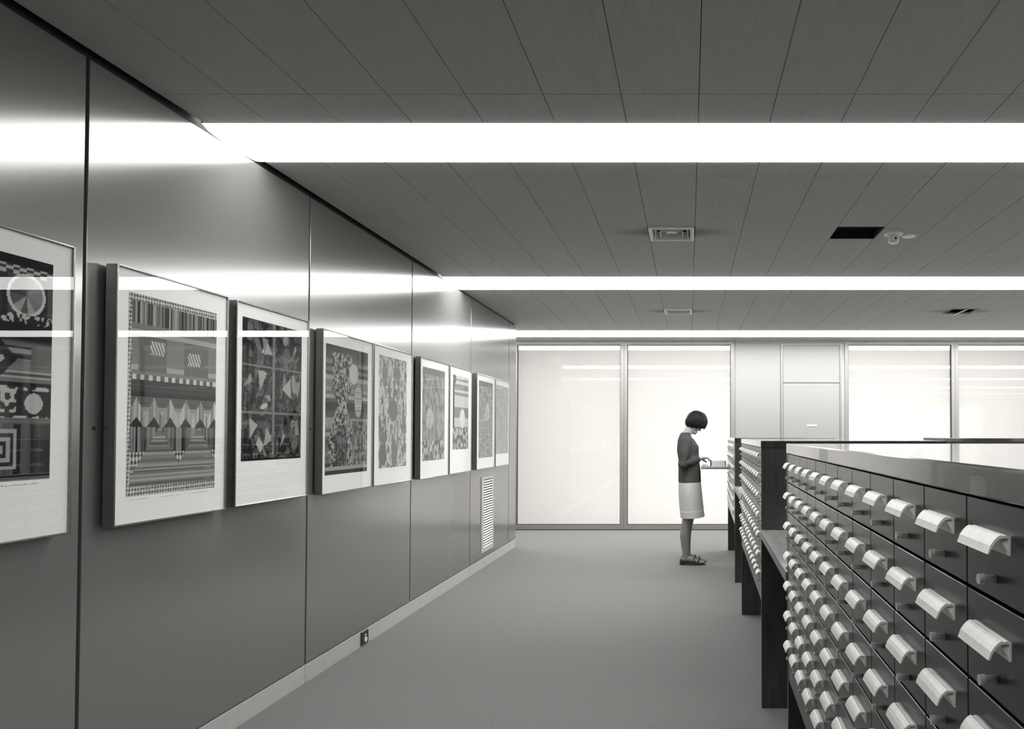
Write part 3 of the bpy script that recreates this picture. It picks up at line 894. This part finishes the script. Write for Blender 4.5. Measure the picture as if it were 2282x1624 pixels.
for s in (-1, 1):
    A = ARM[s]
    tube(body, A, [0.050, 0.043, 0.038, 0.034, 0.024])
    w = Vector(A[-1])
    # palm and fingers, curled downward over the cards
    pc = w + Vector((0.045, -s * 0.012, 0.010))
    tube(body, [w, w + Vector((0.018, -s * 0.004, 0.005)), pc, pc + Vector((0.022, -s * 0.006, 0.0))], [0.024, (0.030, 0.017), (0.036, 0.015), (0.034, 0.013)], 12)
    for k, (off, ln) in enumerate(((-0.027, 0.85), (-0.009, 1.0), (0.009, 0.95), (0.026, 0.75))):
        b0 = pc + Vector((0.014, off - s * 0.004, 0.001))
        d1 = Vector((0.032, -s * 0.003, -0.002)) * ln; d2 = Vector((0.017, -s * 0.002, -0.020)) * ln; d3 = Vector((0.004, 0, -0.018)) * ln
        tube(body, [b0, b0 + d1, b0 + d1 + d2, b0 + d1 + d2 + d3], [0.0092, 0.0088, 0.0080, 0.0065], 8)
    b0 = w + Vector((0.026, -s * 0.028, -0.004))
    tube(body, [b0, b0 + Vector((0.018, -s * 0.014, -0.012)), b0 + Vector((0.038, -s * 0.012, -0.024)), b0 + Vector((0.050, -s * 0.006, -0.034))], [0.012, 0.0108, 0.0095, 0.0072], 8)
# legs
for s, dx in ((-1, 0.0), (1, 0.012)):
    y = s * 0.078
    tube(body, [(0.005 + dx, y, 0.84), (0.010 + dx, y, 0.68), (-0.008 + dx, y, 0.53), (-0.014 + dx, y, 0.465), (-0.030 + dx, y, 0.38), (-0.041 + dx, y, 0.31), (-0.036 + dx, y, 0.20), (-0.030 + dx, y, 0.125), (-0.030 + dx, y, 0.075)],
         [0.082, 0.076, 0.060, 0.055, 0.052, 0.053, 0.042, 0.034, 0.034])
    tube(body, [(-0.080 + dx, y, 0.048), (-0.055 + dx, y, 0.055), (-0.015 + dx, y, 0.066), (0.035 + dx, y, 0.052), (0.085 + dx, y, 0.036), (0.130 + dx, y, 0.028), (0.152 + dx, y, 0.024)],
         [(0.016, 0.018), (0.030, 0.028), (0.034, 0.032), (0.036, 0.026), (0.041, 0.018), (0.036, 0.013), (0.024, 0.009)])
    for k, yy in enumerate((-0.026, -0.012, 0.002, 0.015, 0.027)):
        L = 0.162 - 0.010 * abs(k - (4 if s < 0 else 0)) * 0.8
        tube(body, [(0.12 + dx, y + yy, 0.026), (L - 0.01 + dx, y + yy * 1.05, 0.024), (L + dx, y + yy * 1.05, 0.022)], [0.009, 0.0085, 0.006], 8)
bo = remeshed('body', body, None, woman, 0.0042, 3)
bo.data.materials.append(M['skin'])

# stockinged lower legs take a second shade through the same continuous mesh: thin stockings as clothing
st = bmesh.new()
for s, dx in ((-1, 0.0), (1, 0.012)):
    y = s * 0.078
    tube(st, [(0.010 + dx, y, 0.66), (-0.008 + dx, y, 0.53), (-0.014 + dx, y, 0.465), (-0.030 + dx, y, 0.38), (-0.041 + dx, y, 0.31), (-0.036 + dx, y, 0.20), (-0.030 + dx, y, 0.125), (-0.030 + dx, y, 0.075)],
         [0.0755, 0.0625, 0.0575, 0.0545, 0.0555, 0.0445, 0.0365, 0.0365])
    tube(st, [(-0.083 + dx, y, 0.048), (-0.055 + dx, y, 0.055), (-0.015 + dx, y, 0.066), (0.035 + dx, y, 0.053), (0.085 + dx, y, 0.037), (0.130 + dx, y, 0.029), (0.166 + dx, y, 0.025)],
         [(0.018, 0.020), (0.0325, 0.0305), (0.0365, 0.0345), (0.0385, 0.0285), (0.0435, 0.0205), (0.040, 0.016), (0.026, 0.011)])
remeshed('stockings', st, M['stocking'], woman, 0.0050, 2)

# sweater
sw = bmesh.new()
hrings(sw, [(0.862, 0.009, 0.121, 0.172), (0.90, 0.009, 0.121, 0.170), (1.00, 0.007, 0.118, 0.155), (1.10, -0.001, 0.110, 0.148), (1.20, -0.010, 0.117, 0.160),
            (1.255, -0.013, 0.111, 0.168), (1.31, -0.028, 0.090, 0.164), (1.35, -0.040, 0.064, 0.128), (1.375, -0.038, 0.055, 0.085), (1.392, -0.026, 0.052, 0.058)])
for s in (-1, 1):
    blob(sw, (0.052, s * 0.065, 1.225), (0.056, 0.058, 0.056))
    A = ARM[s]
    tube(sw, [A[0], A[1], A[2], A[3], tuple(Vector(A[3]).lerp(Vector(A[4]), 0.88))], [0.064, 0.056, 0.051, 0.047, 0.035])
    blob(sw, A[2], (0.052, 0.052, 0.052))
    blob(sw, A[0], (0.064, 0.060, 0.062))
remeshed('sweater', sw, M['sweater'], woman, 0.006, 5)

# skirt, with hem band
def skirt_part(name, rings, m, th):
    bm = bmesh.new(); hrings(bm, rings, 40, False, 0.008)
    o = new_obj(name, finish(bm, name, True), m, woman)
    sm = o.modifiers.new('thickness', 'SOLIDIFY'); sm.thickness = th; sm.offset = -1
    ss = o.modifiers.new('round', 'SUBSURF'); ss.levels = 1; ss.render_levels = 2
    return o
skirt_part('skirt', [(0.90, 0.009, 0.114, 0.163), (0.85, 0.010, 0.120, 0.174), (0.77, 0.013, 0.126, 0.186), (0.62, 0.026, 0.128, 0.192), (0.545, 0.034, 0.129, 0.196), (0.50, 0.040, 0.130, 0.200), (0.496, 0.040, 0.130, 0.200)], M['skirt'], 0.004)
skirt_part('hem_stitching', [(0.566, 0.0315, 0.1302, 0.1965), (0.563, 0.032, 0.1304, 0.1968), (0.560, 0.032, 0.1302, 0.1969)], M['mount'], 0.002)

# hair
hr = bmesh.new()
rs = random.Random(3)
def hclip(p):
    p = Vector(p); zc = 1.440 - 0.09 * (p.x - 0.06) + 0.006 * math.sin(p.x * 140)
    if p.z < zc: p.z = zc + (p.z - zc) * 0.12
    return p
for loc, rad in ((H(0.022, 0, 0.143), (0.117, 0.095, 0.110)), (H(-0.02, 0, 0.11), (0.074, 0.088, 0.078))):
    m_ = Matrix.Translation(loc) @ HR @ Matrix.Diagonal((*rad, 1))
    for vtx in bmesh.ops.create_uvsphere(hr, u_segments=48, v_segments=36, radius=1.0)['verts']:
        vtx.co = hclip(m_ @ vtx.co)
for i in range(170):                      # locks lying on the cap of hair
    a = rs.uniform(0, 6.283); e = rs.uniform(-0.3, 1.4)
    d = Vector((math.cos(a) * math.cos(e), math.sin(a) * math.cos(e), math.sin(e)))
    p = Vector((0.022 + d.x * 0.115, d.y * 0.093, 0.143 + d.z * 0.108))
    dn = Vector((d.x * d.z, d.y * d.z, -(1 - d.z * d.z))).normalized() if abs(d.z) < 0.98 else Vector((1, 0, 0))
    q = [hclip(H(*(p + dn * k - d * g))) for k, g in ((0, 0.002), (0.016, 0.002), (0.032, 0.006))]
    tube(hr, q, [0.007, 0.007, 0.004], 6)
remeshed('hair', hr, M['hair'], woman, 0.005, 2)

# sandals
for s, dx in ((-1, 0.0), (1, 0.012)):
    y = s * 0.078
    def outline(f):
        pts = []
        for i in range(28):
            a = 2 * math.pi * i / 28
            x = 0.040 + 0.138 * math.cos(a)
            w = (0.040 if x > 0.03 else 0.033) * f
            pts.append((x + dx, y + w * math.sin(a)))
        return pts
    bm = bmesh.new()
    O = outline(1.0)
    def hz(x): return 0.014 + 0.016 * max(0, min(1, (0.06 - (x - dx)) / 0.12))
    lo = [bm.verts.new((px_, py_, 0.0)) for px_, py_ in O]; hi = [bm.verts.new((px_, py_, hz(px_))) for px_, py_ in O]
    for i in range(28):
        j = (i + 1) % 28
        bm.faces.new((lo[i], lo[j], hi[j], hi[i]))
    bm.faces.new(list(reversed(lo))); bm.faces.new(hi)
    sh = new_obj('sandal', finish(bm, 'sandal'), M['leather'], woman)
    # straps: bands over the foot
    def strap(x, rw, rh, zc, wd, lean):
        bm = bmesh.new(); n = 18; R = []
        for (t, r) in ((-wd, 1.0), (wd, 1.0), (wd, 1.10), (-wd, 1.10)):
            R.append([bm.verts.new((x + dx + t + lean * math.sin(math.pi * k / n), y + rw * r * math.cos(math.pi * k / n), zc + rh * r * math.sin(math.pi * k / n))) for k in range(n + 1)])
        for A, B in zip(R, R[1:] + R[:1]):
            for k in range(n):
                bm.faces.new((A[k], A[k + 1], B[k + 1], B[k]))
        new_obj('strap', finish(bm, 'strap', True), M['leather'], sh)
    strap(0.105, 0.0435, 0.043, 0.014, 0.011, -0.004)
    strap(0.060, 0.0430, 0.062, 0.016, 0.008, -0.006)
    strap(0.085, 0.0435, 0.052, 0.015, 0.005, 0.016)
    # heel counter
    bm = bmesh.new(); n = 16; R = []
    for (r, z) in ((1.0, 0.026), (1.0, 0.070), (1.08, 0.070), (1.10, 0.026)):
        R.append([bm.verts.new((-0.052 + dx - 0.040 * r * math.sin(math.pi * k / n), y + 0.034 * r * math.cos(math.pi * k / n), z)) for k in range(n + 1)])
    for A, B in zip(R, R[1:] + R[:1]):
        for k in range(n):
            bm.faces.new((A[k], A[k + 1], B[k + 1], B[k]))
    new_obj('heel_counter', finish(bm, 'heel_counter', True), M['leather'], sh)
